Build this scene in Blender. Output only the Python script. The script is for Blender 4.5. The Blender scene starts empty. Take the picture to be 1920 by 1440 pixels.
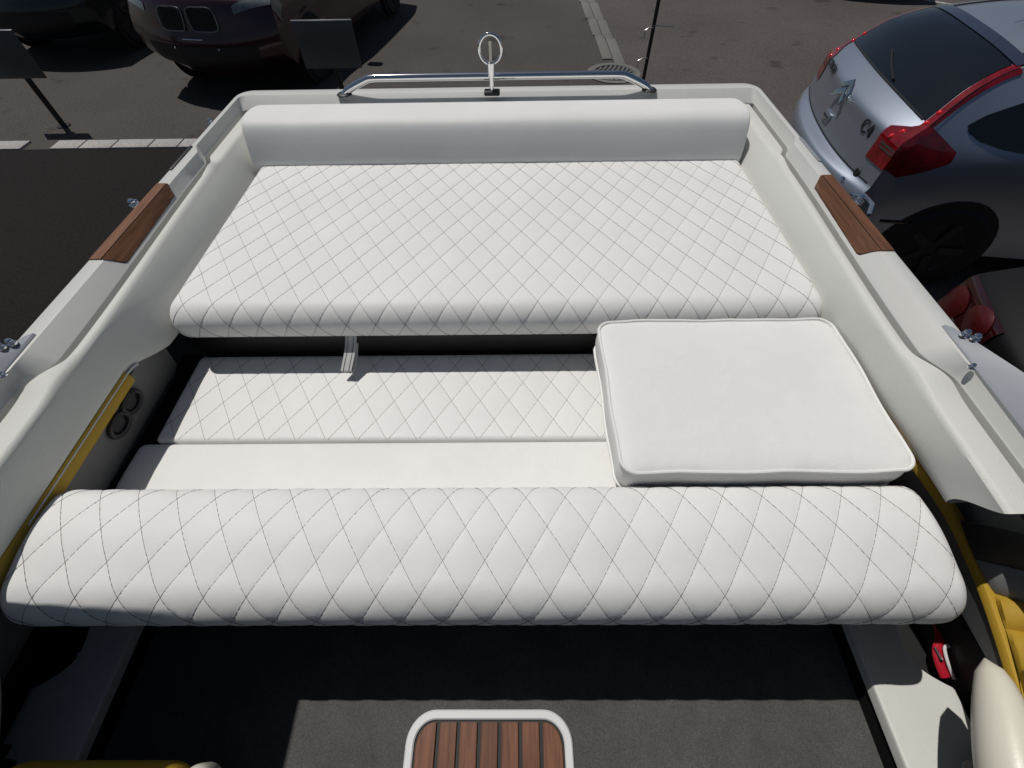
import bpy, bmesh, math, random
from mathutils import Vector, Matrix
random.seed(7)
PI = math.pi
sc = bpy.context.scene
COL = sc.collection
CH = 2.35                     # camera height above the ground

# ------------------------------------------------------------------ camera
PITCH, YAW, ROLL = math.radians(53.3), math.radians(-1.0), math.radians(1.26)
F = Vector((math.sin(YAW)*math.cos(PITCH), math.cos(YAW)*math.cos(PITCH), -math.sin(PITCH)))
R0 = Vector((math.cos(YAW), -math.sin(YAW), 0)); U0 = R0.cross(F)
Rv = R0*math.cos(ROLL) - U0*math.sin(ROLL); Uv = U0*math.cos(ROLL) + R0*math.sin(ROLL)
cd = bpy.data.cameras.new('camera'); cam = bpy.data.objects.new('camera', cd); COL.objects.link(cam)
cam.matrix_world = Matrix(((Rv.x, Uv.x, -F.x, 0), (Rv.y, Uv.y, -F.y, 0), (Rv.z, Uv.z, -F.z, CH), (0, 0, 0, 1)))
cd.sensor_width = 36; cd.lens = 36*835/1920; cd.clip_start = .02; cd.clip_end = 400
sc.camera = cam

# ------------------------------------------------------------------ sky, sun, exposure
SX, SY = -.29, .31
w = bpy.data.worlds.new('World'); sc.world = w; w.use_nodes = True
nt = w.node_tree
sky = nt.nodes.new('ShaderNodeTexSky'); sky.sky_type = 'NISHITA'; sky.sun_disc = False
ELEV = math.atan2(1, math.hypot(SX, SY)); AZ = math.atan2(SX, SY)
sky.sun_elevation = ELEV; sky.sun_rotation = AZ
bg = nt.nodes['Background']; bg.inputs[1].default_value = .05
nt.links.new(sky.outputs[0], bg.inputs[0])
sl = bpy.data.lights.new('sun', 'SUN'); sl.energy = 4.4; sl.angle = math.radians(.53); sl.color = (1, .965, .91)
so = bpy.data.objects.new('sun', sl); COL.objects.link(so)
so.rotation_euler = Vector((SX, SY, 1)).to_track_quat('Z', 'Y').to_euler(); so.location = (-6, 3, 9)
sc.view_settings.view_transform = 'Standard'; sc.view_settings.look = 'None'
sc.view_settings.exposure = -0.68; sc.view_settings.gamma = 1.0; sc.view_settings.use_curve_mapping = False

# ------------------------------------------------------------------ materials
def mat(name, col, rough=.5, metal=0., coat=0., spec=.5, var=0., vscale=8., bump=0., bscale=200., grain=0., gscale=300., coords='Object', stretch=None, trans=0., wrinkle=0.):
    m = bpy.data.materials.new(name); m.use_nodes = True
    t = m.node_tree; n = t.nodes; b = n['Principled BSDF']
    b.inputs['Base Color'].default_value = (*col, 1); b.inputs['Roughness'].default_value = rough
    b.inputs['Metallic'].default_value = metal; b.inputs['Coat Weight'].default_value = coat
    b.inputs['Specular IOR Level'].default_value = spec
    if trans: b.inputs['Transmission Weight'].default_value = trans
    b.inputs['Coat Roughness'].default_value = .06
    if not (var or bump or grain): return m
    tc = n.new('ShaderNodeTexCoord'); src = tc.outputs[coords]
    if stretch:
        mp = n.new('ShaderNodeMapping'); mp.inputs['Scale'].default_value = stretch
        t.links.new(src, mp.inputs[0]); src = mp.outputs[0]
    colout = None
    def mul(prev, sc_, amt, det):
        nz = n.new('ShaderNodeTexNoise'); nz.inputs['Scale'].default_value = sc_; nz.inputs['Detail'].default_value = det
        nz.inputs['Roughness'].default_value = .65
        t.links.new(src, nz.inputs['Vector'])
        mr = n.new('ShaderNodeMapRange'); mr.inputs[1].default_value = .28; mr.inputs[2].default_value = .72
        mr.inputs[3].default_value = 1-amt; mr.inputs[4].default_value = 1+amt
        t.links.new(nz.outputs[0], mr.inputs[0])
        mx = n.new('ShaderNodeMix'); mx.data_type = 'RGBA'; mx.blend_type = 'MULTIPLY'; mx.inputs[0].default_value = 1
        if prev is None: mx.inputs[6].default_value = (*col, 1)
        else: t.links.new(prev, mx.inputs[6])
        t.links.new(mr.outputs[0], mx.inputs[7])
        return mx.outputs[2]
    if var: colout = mul(colout, vscale, var, 6)
    if grain: colout = mul(colout, gscale, grain, 2)
    if colout: t.links.new(colout, b.inputs['Base Color'])
    if bump and wrinkle:
        nz0 = n.new('ShaderNodeTexNoise'); nz0.inputs['Scale'].default_value = 16; nz0.inputs['Detail'].default_value = 4; nz0.inputs['Distortion'].default_value = .8
        t.links.new(src, nz0.inputs['Vector'])
        bp0 = n.new('ShaderNodeBump'); bp0.inputs['Strength'].default_value = wrinkle; bp0.inputs['Distance'].default_value = .006
        t.links.new(nz0.outputs[0], bp0.inputs['Height'])
    if bump:
        nz = n.new('ShaderNodeTexNoise'); nz.inputs['Scale'].default_value = bscale; nz.inputs['Detail'].default_value = 3
        t.links.new(src, nz.inputs['Vector'])
        bp = n.new('ShaderNodeBump'); bp.inputs['Strength'].default_value = bump; bp.inputs['Distance'].default_value = .002
        t.links.new(nz.outputs[0], bp.inputs['Height']); t.links.new(bp.outputs[0], b.inputs['Normal'])
        if wrinkle: t.links.new(bp0.outputs[0], bp.inputs['Normal'])
    return m

M = {}
M['vinyl'] = mat('white_vinyl', (.775, .772, .755), .55, spec=.3, wrinkle=.12, var=.035, vscale=5, bump=.12, bscale=420, grain=.015, gscale=900)
M['vinyl_plain'] = mat('plain_white_vinyl', (.785, .78, .76), .55, spec=.3, wrinkle=.30, var=.04, vscale=4, bump=.14, bscale=420, grain=.015, gscale=900)
M['thread'] = mat('grey_thread', (.17, .167, .16), .8)
M['gel'] = mat('white_gelcoat', (.64, .64, .61), .3, coat=.25, var=.03, vscale=3, bump=.05, bscale=60)
M['coam'] = mat('offwhite_coaming', (.645, .65, .61), .52, spec=.35, var=.035, vscale=4, bump=.35, bscale=330, grain=.02, gscale=700)
M['rubber'] = mat('black_rubber', (.022, .022, .024), .5)
M['grey_seal'] = mat('grey_seal', (.025, .025, .027), .5)
M['chrome'] = mat('polished_steel', (.82, .82, .83), .08, metal=1, var=.03, vscale=30)
M['steel'] = mat('dull_steel', (.45, .45, .46), .3, metal=1)
M['dim_chrome'] = mat('dim_chrome', (.22, .22, .23), .3, metal=1)
M['yellow'] = mat('yellow_vinyl', (.44, .275, .03), .62, spec=.25, var=.06, vscale=9, bump=.2, bscale=250)
M['dark_vinyl'] = mat('dark_brown_vinyl', (.018, .015, .0145), .45, var=.1, vscale=12, bump=.2, bscale=300)
M['black_vinyl'] = mat('black_vinyl', (.014, .0125, .014), .5, var=.1, vscale=10, bump=.2, bscale=300)
M['grey_vinyl'] = mat('grey_vinyl', (.17, .175, .175), .5, var=.06, vscale=8, bump=.15, bscale=300)
M['lining'] = mat('grey_lining', (.15, .15, .148), .6, var=.08, vscale=7)
M['carpet'] = mat('grey_carpet', (.094, .094, .090), .95, spec=.1, var=.16, vscale=14, bump=.9, bscale=600, grain=.35, gscale=420)
M['darkcarpet'] = mat('black_carpet', (.012, .012, .012), .95, spec=.1, grain=.3, gscale=400)
M['rope'] = mat('white_webbing', (.62, .62, .61), .7, bump=.5, bscale=900)
M['wing'] = mat('grey_wing', (.30, .32, .35), .3, coat=.3, var=.08, vscale=6)
M['red'] = mat('red_plastic', (.45, .012, .03), .35)
M['whitep'] = mat('white_strap', (.7, .7, .7), .5)
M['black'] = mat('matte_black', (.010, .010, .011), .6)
M['cream'] = mat('cream_pad', (.70, .67, .57), .35, coat=.15, var=.03, vscale=10, bump=.1, bscale=300)

def teak(name, c, dark):
    m = bpy.data.materials.new(name); m.use_nodes = True
    t = m.node_tree; n = t.nodes; b = n['Principled BSDF']; b.inputs['Roughness'].default_value = .5
    b.inputs['Specular IOR Level'].default_value = .3
    tc = n.new('ShaderNodeTexCoord'); oi = n.new('ShaderNodeObjectInfo')
    mp = n.new('ShaderNodeMapping'); mp.inputs['Scale'].default_value = (60, 3.5, 60)
    ad = n.new('ShaderNodeVectorMath'); ad.operation = 'ADD'
    cb = n.new('ShaderNodeCombineXYZ'); mu = n.new('ShaderNodeMath'); mu.operation = 'MULTIPLY'; mu.inputs[1].default_value = 13.7
    t.links.new(oi.outputs['Random'], mu.inputs[0]); t.links.new(mu.outputs[0], cb.inputs[0]); t.links.new(mu.outputs[0], cb.inputs[1])
    t.links.new(tc.outputs['Object'], ad.inputs[0]); t.links.new(cb.outputs[0], ad.inputs[1]); t.links.new(ad.outputs[0], mp.inputs[0])
    nz = n.new('ShaderNodeTexNoise'); nz.inputs['Scale'].default_value = 2.2; nz.inputs['Detail'].default_value = 8; nz.inputs['Roughness'].default_value = .62
    t.links.new(mp.outputs[0], nz.inputs['Vector'])
    rp = n.new('ShaderNodeValToRGB'); e = rp.color_ramp.elements
    e[0].position = .3; e[0].color = (*dark, 1); e[1].position = .68; e[1].color = (*c, 1)
    t.links.new(nz.outputs[0], rp.inputs[0])
    mr = n.new('ShaderNodeMapRange'); mr.inputs[3].default_value = .72; mr.inputs[4].default_value = 1.2
    t.links.new(oi.outputs['Random'], mr.inputs[0])
    mx = n.new('ShaderNodeMix'); mx.data_type = 'RGBA'; mx.blend_type = 'MULTIPLY'; mx.inputs[0].default_value = 1
    t.links.new(rp.outputs[0], mx.inputs[6]); t.links.new(mr.outputs[0], mx.inputs[7])
    t.links.new(mx.outputs[2], b.inputs['Base Color'])
    bp = n.new('ShaderNodeBump'); bp.inputs['Strength'].default_value = .25; bp.inputs['Distance'].default_value = .001
    t.links.new(nz.outputs[0], bp.inputs['Height']); t.links.new(bp.outputs[0], b.inputs['Normal'])
    return m
M['teak'] = teak('teak', (.205, .092, .047), (.10, .042, .022))
M['teak_dark'] = teak('varnished_teak', (.20, .082, .042), (.09, .034, .018))

def ground_mat(name, col, speck, patch):
    m = bpy.data.materials.new(name); m.use_nodes = True
    t = m.node_tree; n = t.nodes; b = n['Principled BSDF']; b.inputs['Roughness'].default_value = .9
    b.inputs['Specular IOR Level'].default_value = .25
    tc = n.new('ShaderNodeTexCoord')
    def noise(s, d):
        z = n.new('ShaderNodeTexNoise'); z.inputs['Scale'].default_value = s; z.inputs['Detail'].default_value = d
        t.links.new(tc.outputs['Object'], z.inputs['Vector']); return z.outputs[0]
    def rng(o, a, bb, lo=.3, hi=.7):
        r = n.new('ShaderNodeMapRange'); r.inputs[1].default_value = lo; r.inputs[2].default_value = hi
        r.inputs[3].default_value = a; r.inputs[4].default_value = bb; t.links.new(o, r.inputs[0]); return r.outputs[0]
    def mul(a, bb):
        x = n.new('ShaderNodeMath'); x.operation = 'MULTIPLY'; t.links.new(a, x.inputs[0]); t.links.new(bb, x.inputs[1]); return x.outputs[0]
    v = mul(rng(noise(.55, 5), 1-patch, 1+patch), rng(noise(62, 3), 1-speck, 1+speck))
    # lighter stone chips
    vo = n.new('ShaderNodeTexVoronoi'); vo.inputs['Scale'].default_value = 48; t.links.new(tc.outputs['Object'], vo.inputs['Vector'])
    v = mul(v, rng(vo.outputs['Distance'], 1+speck, 1-speck*.35, .05, .35))
    # dark oil spots
    v = mul(v, rng(noise(2.3, 2), .6, 1, .27, .36))
    mx = n.new('ShaderNodeMix'); mx.data_type = 'RGBA'; mx.blend_type = 'MULTIPLY'; mx.inputs[0].default_value = 1
    mx.inputs[6].default_value = (*col, 1); t.links.new(v, mx.inputs[7]); t.links.new(mx.outputs[2], b.inputs['Base Color'])
    bp = n.new('ShaderNodeBump'); bp.inputs['Strength'].default_value = .6; bp.inputs['Distance'].default_value = .004
    t.links.new(noise(110, 3), bp.inputs['Height']); t.links.new(bp.outputs[0], b.inputs['Normal'])
    return m
M['asphalt'] = ground_mat('asphalt', (.080, .072, .067), .42, .16)
M['asphalt_road'] = ground_mat('road_asphalt', (.096, .084, .079), .36, .15)
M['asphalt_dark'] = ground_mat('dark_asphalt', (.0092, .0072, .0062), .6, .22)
M['stone'] = ground_mat('kerb_granite', (.42, .40, .385), .22, .14)
M['concrete'] = ground_mat('gutter_concrete', (.17, .165, .15), .2, .15)
M['iron'] = mat('cast_iron', (.13, .125, .12), .6, metal=.3, var=.2, vscale=12, bump=.4, bscale=80)
M['plate'] = mat('grey_sign_plate', (.085, .09, .09), .45, metal=.2, var=.12, vscale=5)
M['darkmetal'] = mat('dark_post', (.035, .035, .035), .45, metal=.6, var=.15, vscale=20)
M['silver'] = mat('silver_paint', (.42, .46, .54), .38, metal=.8, coat=.35, var=.02, vscale=3)
M['navyblue'] = mat('steel_blue_paint', (.20, .23, .33), .3, metal=.6, coat=.9)
M['maroon'] = mat('dark_maroon_paint', (.036, .005, .012), .3, metal=.3, coat=.7)
M['teal'] = mat('dark_teal_paint', (.004, .012, .013), .35, metal=.2, coat=.5)
M['blackpaint'] = mat('black_paint', (.004, .004, .0045), .5, spec=.25)
M['glass'] = mat('dark_glass', (.006, .008, .011), .05, spec=.6, coat=.3)
M['lens'] = mat('red_lens', (.17, .003, .006), .15, coat=.8, var=.6, vscale=16)
M['lens_shaded'] = mat('shaded_red_lens', (.024, .001, .0013), .12, coat=1, var=.35, vscale=14)  # lens red darkened to stand for shade on the black car
M['lens_bright'] = mat('bright_red_lens', (.75, .01, .02), .1, coat=1)
M['lens_mid_shaded'] = mat('shaded_mid_red_lens', (.06, .0015, .002), .35, coat=.2, var=.3, vscale=14)  # round lenses of the same lamp, shade put into the red
M['lens_grey'] = mat('smoked_strip', (.075, .062, .064), .35, coat=.2)
M['headlight'] = mat('headlamp_glass', (.13, .15, .155), .12, coat=1, var=.3, vscale=20)
M['tyre'] = mat('tyre_rubber', (.014, .014, .014), .8)
M['rim'] = mat('shaded_alloy_rim', (.035, .035, .037), .5, metal=.4)  # alloy darkened in its colour to stand for wheel arch shade
M['badge'] = mat('badge_chrome', (.55, .60, .63), .15, metal=1)
M['letter'] = mat('letter_chrome', (.03, .033, .036), .35, metal=.4)
M['paint_line'] = mat('worn_line_paint', (.35, .34, .32), .8, var=.3, vscale=10)

# ------------------------------------------------------------------ helpers
def link(o, parent=None):
    COL.objects.link(o)
    if parent: o.parent = parent
    return o

def finish(bm, ang=38, recalc=True):
    if recalc: bmesh.ops.recalc_face_normals(bm, faces=bm.faces)
    for f in bm.faces: f.smooth = True
    a = math.radians(ang)
    for e in bm.edges:
        if len(e.link_faces) == 2 and e.calc_face_angle(0) > a: e.smooth = False

def obj(name, bm, m, parent=None, ang=38, recalc=True, loc=None):
    finish(bm, ang, recalc)
    me = bpy.data.meshes.new(name); bm.to_mesh(me); bm.free()
    for x in (m if isinstance(m, (list, tuple)) else [m]): me.materials.append(x)
    o = bpy.data.objects.new(name, me)
    if loc: o.location = loc
    return link(o, parent)

def tag(o, label=None, cat=None, group=None, kind=None):
    if label: o['label'] = label
    if cat: o['category'] = cat
    if group: o['group'] = group
    if kind: o['kind'] = kind
    return o

def thing(name, label, cat, loc=(0, 0, 0), rz=0, group=None):
    o = bpy.data.objects.new(name, None); o.location = loc; o.rotation_euler = (0, 0, rz)
    link(o); return tag(o, label, cat, group)

def grid(bm, pts, close_u=False, close_v=False):
    """pts[i][j] -> quad sheet"""
    V = [[bm.verts.new(p) for p in row] for row in pts]
    nu, nv = len(V), len(V[0])
    for i in range(nu if close_u else nu-1):
        for j in range(nv if close_v else nv-1):
            a, b = V[i], V[(i+1) % nu]
            try: bm.faces.new((a[j], b[j], b[(j+1) % nv], a[(j+1) % nv]))
            except ValueError: pass
    return V

def fan(bm, ring):
    c = bm.verts.new(sum((v.co for v in ring), Vector())/len(ring))
    for i in range(len(ring)): bm.faces.new((ring[i], ring[(i+1) % len(ring)], c))

def box(bm, c, s, bev=0, rot=None, seg=2):
    r = bmesh.ops.create_cube(bm, size=1)
    bmesh.ops.scale(bm, vec=s, verts=r['verts'])
    if bev:
        ed = list({e for v in r['verts'] for e in v.link_edges})
        r2 = bmesh.ops.bevel(bm, geom=ed, offset=bev, segments=seg, affect='EDGES', profile=.5)
        vs = list({v for f in r2['faces'] for v in f.verts})
        # all verts of this island
        vs = list({v for v in vs} | {v for v in r['verts'] if v.is_valid})
    else: vs = r['verts']
    if rot: bmesh.ops.rotate(bm, cent=(0, 0, 0), matrix=rot, verts=vs)
    bmesh.ops.translate(bm, vec=c, verts=vs)

def tube(bm, path, r, n=10, closed=False, flat=None):
    path = [Vector(p) for p in path]; N = len(path); rings = []
    up = Vector((0, 0, 1)); prevx = None
    for i, p in enumerate(path):
        a = path[(i-1) % N] if (closed or i) else p
        b = path[(i+1) % N] if (closed or i < N-1) else p
        t = (b-a).normalized()
        if prevx is None:
            x = t.cross(up)
            if x.length < .05: x = t.cross(Vector((1, 0, 0)))
        else: x = prevx - t*prevx.dot(t)
        x.normalize(); prevx = x; y = x.cross(t)
        rr = r(i/(N-1)) if callable(r) else r
        rings.append([p + x*math.cos(2*PI*k/n)*rr + y*math.sin(2*PI*k/n)*rr*(flat or 1) for k in range(n)])
    V = grid(bm, rings, close_u=closed, close_v=True)
    if not closed: fan(bm, V[0]); fan(bm, V[-1])

def lathe(bm, prof, n=24, axis='Z', c=(0, 0, 0)):
    rows = []
    for r, h in prof:
        ring = []
        for k in range(n):
            a = 2*PI*k/n
            p = Vector((r*math.cos(a), r*math.sin(a), h))
            if axis == 'Y': p = Vector((p.x, p.z, p.y))
            if axis == 'X': p = Vector((p.z, p.x, p.y))
            ring.append(p + Vector(c))
        rows.append(ring)
    grid(bm, rows, close_v=True)

def prism(bm, poly, z0, z1, bev=0, seg=2):
    lo = [bm.verts.new((x, y, z0)) for x, y in poly]; hi = [bm.verts.new((x, y, z1)) for x, y in poly]
    n = len(poly); bm.faces.new(lo[::-1]); top = bm.faces.new(hi)
    for i in range(n): bm.faces.new((lo[i], lo[(i+1) % n], hi[(i+1) % n], hi[i]))
    if bev: bmesh.ops.bevel(bm, geom=list(top.edges), offset=bev, segments=seg, affect='EDGES', profile=.5)

def rrect(x0, x1, y0, y1, r, n=8):
    P = []
    for cx, cy, a in ((x1-r, y1-r, 0), (x0+r, y1-r, 90), (x0+r, y0+r, 180), (x1-r, y0+r, 270)):
        for k in range(n+1):
            t = math.radians(a + 90*k/n); P.append((cx + r*math.cos(t), cy + r*math.sin(t)))
    return P

def catmull(pts, n):
    """smooth open polyline through pts, n samples per span"""
    P = [Vector(p) for p in pts]; P = [2*P[0]-P[1]] + P + [2*P[-1]-P[-2]]; out = []
    for i in range(1, len(P)-2):
        for k in range(n):
            t = k/n; a, b, c, d = P[i-1], P[i], P[i+1], P[i+2]
            out.append(.5*((2*b) + (c-a)*t + (2*a-5*b+4*c-d)*t*t + (3*b-a-3*c+d)*t**3))
    out.append(P[-2]); return out

def fillet(pts, radii, closed=True, n=10):
    out = []; N = len(pts)
    for i in range(N):
        p = Vector(pts[i]); r = radii[i]
        a, b = Vector(pts[(i-1) % N]), Vector(pts[(i+1) % N])
        if r <= 0: out.append(p); continue
        u, v = (a-p).normalized(), (b-p).normalized()
        th = u.angle(v); d = r/math.tan(th/2); c = p + (u+v).normalized()*(r/math.sin(th/2))
        s, e = p+u*d - c, p+v*d - c
        ang = s.angle(e); ax = 1 if (s.x*e.y - s.y*e.x) > 0 else -1
        for k in range(n+1):
            t = ax*ang*k/n; out.append(c + Vector((s.x*math.cos(t)-s.y*math.sin(t), s.x*math.sin(t)+s.y*math.cos(t))))
    return out

def resample(pts, ds, closed=True):
    P = list(pts) + ([pts[0]] if closed else [])
    L = [0]
    for a, b in zip(P, P[1:]): L.append(L[-1] + (b-a).length)
    n = max(8, round(L[-1]/ds)); out = []; j = 0
    for k in range(n if closed else n+1):
        s = L[-1]*k/n
        while j < len(L)-2 and L[j+1] < s: j += 1
        f = (s-L[j])/max(1e-9, L[j+1]-L[j]); out.append(P[j].lerp(P[j+1], f))
    return out, L[-1]/n

# ------------------------------------------------------------------ ground
def sheet(name, pts, z, m, kind='structure'):
    bm = bmesh.new(); bm.faces.new([bm.verts.new((x, y, z)) for x, y in pts])
    o = obj(name, bm, m); o['kind'] = kind; return o
sheet('ground', [(-150, -150), (150, -150), (150, 150), (-150, 150)], 0, M['asphalt'])
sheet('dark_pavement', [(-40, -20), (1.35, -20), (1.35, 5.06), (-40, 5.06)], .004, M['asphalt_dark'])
sheet('road', [(1.40, 7.05), (1.45, -30), (60, -30), (60, 60), (1.9, 60), (1.48, 10.4)], .004, M['asphalt_road'])
kerb = thing('kerb', None, None); kerb['kind'] = 'structure'
x = -9.0; ksp = []
while x < 0.6:
    L = random.uniform(.30, .42); ksp.append((x, L)); x += L + .014
for x, L in ksp:
    if -5.36 < x+L/2 < -5.02: continue
    bm = bmesh.new(); j = random.uniform(-.008, .008)
    box(bm, (x+L/2, 5.14+j, .002), (L, .19, .04), .008, Matrix.Rotation(random.uniform(-.012, .012), 3, 'Z') if False else None)
    obj('kerb_stone', bm, M['stone'], kerb)
gut = thing('gutter', None, None); gut['kind'] = 'structure'
for row in (0, 1):
    y = 7.3 + (0 if row else .2); k = 0
    while y < 13.5:
        L = random.uniform(.8, 1.1)
        u = (y-7.5)/2.9
        xl = 1.265 - .075*u + (.0 if row == 0 else .148)
        bm = bmesh.new(); box(bm, (xl+.065, y+L/2, .0), (.140, L-.006, .03), .003)
        o = obj('gutter_slab', bm, M['concrete'], gut); o.rotation_euler = (0, 0, 0)
        y += L
# worn parking line far right
bm = bmesh.new(); box(bm, (0, 0, .006), (.09, 3.4, .004)); o = obj('parking_line', bm, M['paint_line'], loc=(7.0, 10.4, 0)); o.rotation_euler = (0, 0, .75)
o['kind'] = 'structure'
# storm drain
dr = thing('storm_drain', 'round cast iron storm drain with slanted slots at the end of the gutter', 'drain', (1.35, 7.0, 0))
bm = bmesh.new(); lathe(bm, [(.36, 0), (.36, .012), (.33, .014), (.29, .012), (.285, .002)], 48); obj('frame', bm, M['concrete'], dr)
bm = bmesh.new(); lathe(bm, [(.0, .005), (.285, .005)], 40); obj('pit', bm, M['black'], dr)
bm = bmesh.new()
for i in range(9):
    cx = -.235 + i*.0588; half = math.sqrt(max(0, .272**2 - cx*cx))
    pts = []
    for k in range(9):
        t = -1 + 2*k/8; pts.append((cx + .018*math.sin(t*3.2) + .03*t, half*t, .012))
    rows = [[(p[0]-.016, p[1], .006) for p in pts], [(p[0]-.014, p[1], .016) for p in pts], [(p[0]+.014, p[1], .016) for p in pts], [(p[0]+.016, p[1], .006) for p in pts]]
    grid(bm, rows)
lathe(bm, [(.29, .006), (.285, .017), (.262, .017), (.258, .006)], 40)
box(bm, (0, 0, .011), (.54, .02, .012))
o = obj('grate', bm, M['iron'], dr); o.rotation_euler = (0, 0, -.35)

# ------------------------------------------------------------------ street furniture
def parking_sign(loc, label, dx=0, pw=.62):
    t = thing('parking_sign', label, 'sign', loc, 0, 'low sign plates in front of the parking bays')
    bm = bmesh.new(); tube(bm, [(0, 0, 0), (0, 0, .93)], .03, 12); obj('post', bm, M['darkmetal'], t)
    bm = bmesh.new(); lathe(bm, [(0, .012), (.07, .012), (.075, .0)], 20); obj('base_plate', bm, M['darkmetal'], t)
    for sx, sy in ((-.05, -.05), (.05, -.05), (-.05, .05), (.05, .05)):
        pass
    bm = bmesh.new(); box(bm, (dx, -.045, .72), (pw, .022, .42), .008); pl = obj('plate', bm, M['plate'], t)
    bm = bmesh.new(); box(bm, (dx, -.045, .934), (pw+.006, .03, .012), .003); obj('top_rim', bm, M['steel'], pl)
    bm = bmesh.new(); box(bm, (dx, -.0, .80), (.10, .075, .03), .004); obj('clamp', bm, M['steel'], t); bm = bmesh.new(); box(bm, (dx, -.0, .62), (.10, .075, .03), .004); obj('clamp', bm, M['steel'], t)
    return t
parking_sign((-5.37, 5.64, 0), 'grey sign plate on a dark post beside the pale kerb stones', 0, .52)
parking_sign((-1.99, 5.80, 0), 'grey sign plate standing in black shadow in front of the dark maroon car', 0, .62)

po = thing('hook_post', 'thin dark metal post with small wire hooks beside the storm drain', 'post', (1.68, 6.64, 0))
bm = bmesh.new(); tube(bm, [(0, 0, 0), (0, 0, 1.9)], .022, 10); obj('post', bm, M['darkmetal'], po)
bm = bmesh.new(); lathe(bm, [(0, .02), (.06, .02), (.07, 0)], 16); obj('base_plate', bm, M['darkmetal'], po)
for z, s, L in ((.62, 1, .22), (.60, -1, .10), (.29, -1, .12), (1.05, 1, .15)):
    bm = bmesh.new(); tube(bm, [(0, -.02, z), (s*L*.5, -.03, z-.005), (s*L, -.035, z-.01), (s*(L+.012), -.035, z+.012)] if s > 0 else
                           [(0, -.02, z), (s*L*.6, -.03, z), (s*L, -.035, z-.02), (s*L, -.035, z-.10)], .006, 8)
    obj('hook', bm, M['steel'], po)

# ------------------------------------------------------------------ cars
def smooth_(a, b, x):
    t = min(1, max(0, (x-a)/(b-a))); return t*t*(3-2*t)
class Car:
    def __init__(s, C, E, sb, tm=.885, zb=.27, tb=.86):
        s.C, s.E, s.sb, s.tm, s.zb, s.tb = C, E, sb, tm, zb, tb
        s.n = len(C)-1
    def interp(s, T, w):
        w = min(max(w, 0), s.n-1e-6); i = int(w); f = w-i
        g = lambda k: Vector(T[min(max(k, 0), s.n)])
        a, b, c, d = g(i-1), g(i), g(i+1), g(i+2)
        m1, m2 = (c-a)*.35, (d-b)*.35
        f2, f3 = f*f, f*f*f
        return b*(2*f3-3*f2+1) + m1*(f3-2*f2+f) + c*(-2*f3+3*f2) + m2*(f3-f2)
    def top(s, w, q):
        c = s.interp([(a, 0, b) for a, b in s.C], w); e = s.interp(s.E, w); a = abs(q)
        return Vector((c.x + (e.x-c.x)*a**2.2, q*e.y, c.z + (e.z-c.z)*a**2.6))
    def side(s, w, v, sg):
        e = s.interp(s.E, w); sb = s.interp([(a, 0, 0) for a in s.sb], w).x
        k = math.sin(min(1, max(v, 0)/.5)*PI/2)
        t = e.y + (s.tm-e.y)*k
        if v > .6: t += (s.tb-s.tm)*((v-.6)/.4)**2
        return Vector((e.x + (sb-e.x)*max(v, 0)**.8, sg*t, e.z + (s.zb-e.z)*v))
    def body(s, m, parent, nw=8, nq=16, nv=14):
        bm = bmesh.new(); N = s.n*nw; rows = []
        for i in range(N+1):
            w = i/nw
            row = [s.side(w, 1-j/nv, -1) for j in range(nv)] + [s.top(w, -1+2*k/nq) for k in range(nq+1)] + [s.side(w, (j+1)/nv, 1) for j in range(nv)]
            rows.append(row)
        grid(bm, rows)
        return obj('body', bm, m, parent, 30)
    def frame(s, f, w, q, off=.004, d=.02):
        p = f(w, q); a = f(w+d, q)-f(w-d, q); b = f(w, q+d)-f(w, q-d)
        n = a.cross(b).normalized()
        c = Vector((p.x*.55 + 1.0, 0, .55))
        if n.dot(p-c) < 0: n = -n
        return p + n*off, n
    def patch(s, bm, f, w0, w1, q0, q1, nw=12, nq=12, off=.004, shape=None):
        rows = []
        for i in range(nw+1):
            row = []
            for j in range(nq+1):
                a, b = i/nw, j/nq
                w_, q_ = (shape(a, b) if shape else (w0+(w1-w0)*a, q0+(q1-q0)*b))
                row.append(s.frame(f, w_, q_, off)[0])
            rows.append(row)
        grid(bm, rows)
    def at(s, x_, z_, sg, off=.006, hi=14.):
        lo = 4.6
        for _ in range(28):
            m_ = (lo+hi)/2; e_ = s.interp(s.E, m_); v_ = (e_.z-z_)/(e_.z-s.zb)
            if v_ < 0 or s.side(m_, v_, sg).x < x_: lo = m_
            else: hi = m_
        return s.frame(lambda w_, q_: s.side(w_, q_, sg), m_, max(0, v_), off)[0]
    def loop(s, bm, f, wq, r, off=.006, n=6, closed=True):
        tube(bm, [s.frame(f, a, b, off)[0] for a, b in wq], r, n, closed)

def wheel(parent, s, t, sg, r=.315):
    bm = bmesh.new(); lathe(bm, [(r+.05, sg*.002), (0, sg*.002)], 32, 'Y', (s, t, r)); obj('wheel_arch', bm, M['black'], parent)
    wc = (s, t - sg*.10, r)
    bm = bmesh.new(); lathe(bm, [(r*.66, sg*.0), (r*.66, sg*.115), (r*.93, sg*.125), (r, sg*.10), (r, sg*0)], 40, 'Y', wc); ty = obj('wheel', bm, M['tyre'], parent)
    bm = bmesh.new(); lathe(bm, [(0, sg*.10), (r*.2, sg*.105), (r*.25, sg*.085), (r*.6, sg*.095), (r*.66, sg*.115)], 30, 'Y', wc)
    for k in range(5):
        a = 2*PI*k/5; c = Vector((wc[0]+math.cos(a)*r*.42, wc[1]+sg*.11, wc[2]+math.sin(a)*r*.42))
        box(bm, c, (r*.5, .02, .05), 0, Matrix.Rotation(-a, 3, 'Y'))
    obj('rim', bm, M['rim'], ty)

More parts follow.
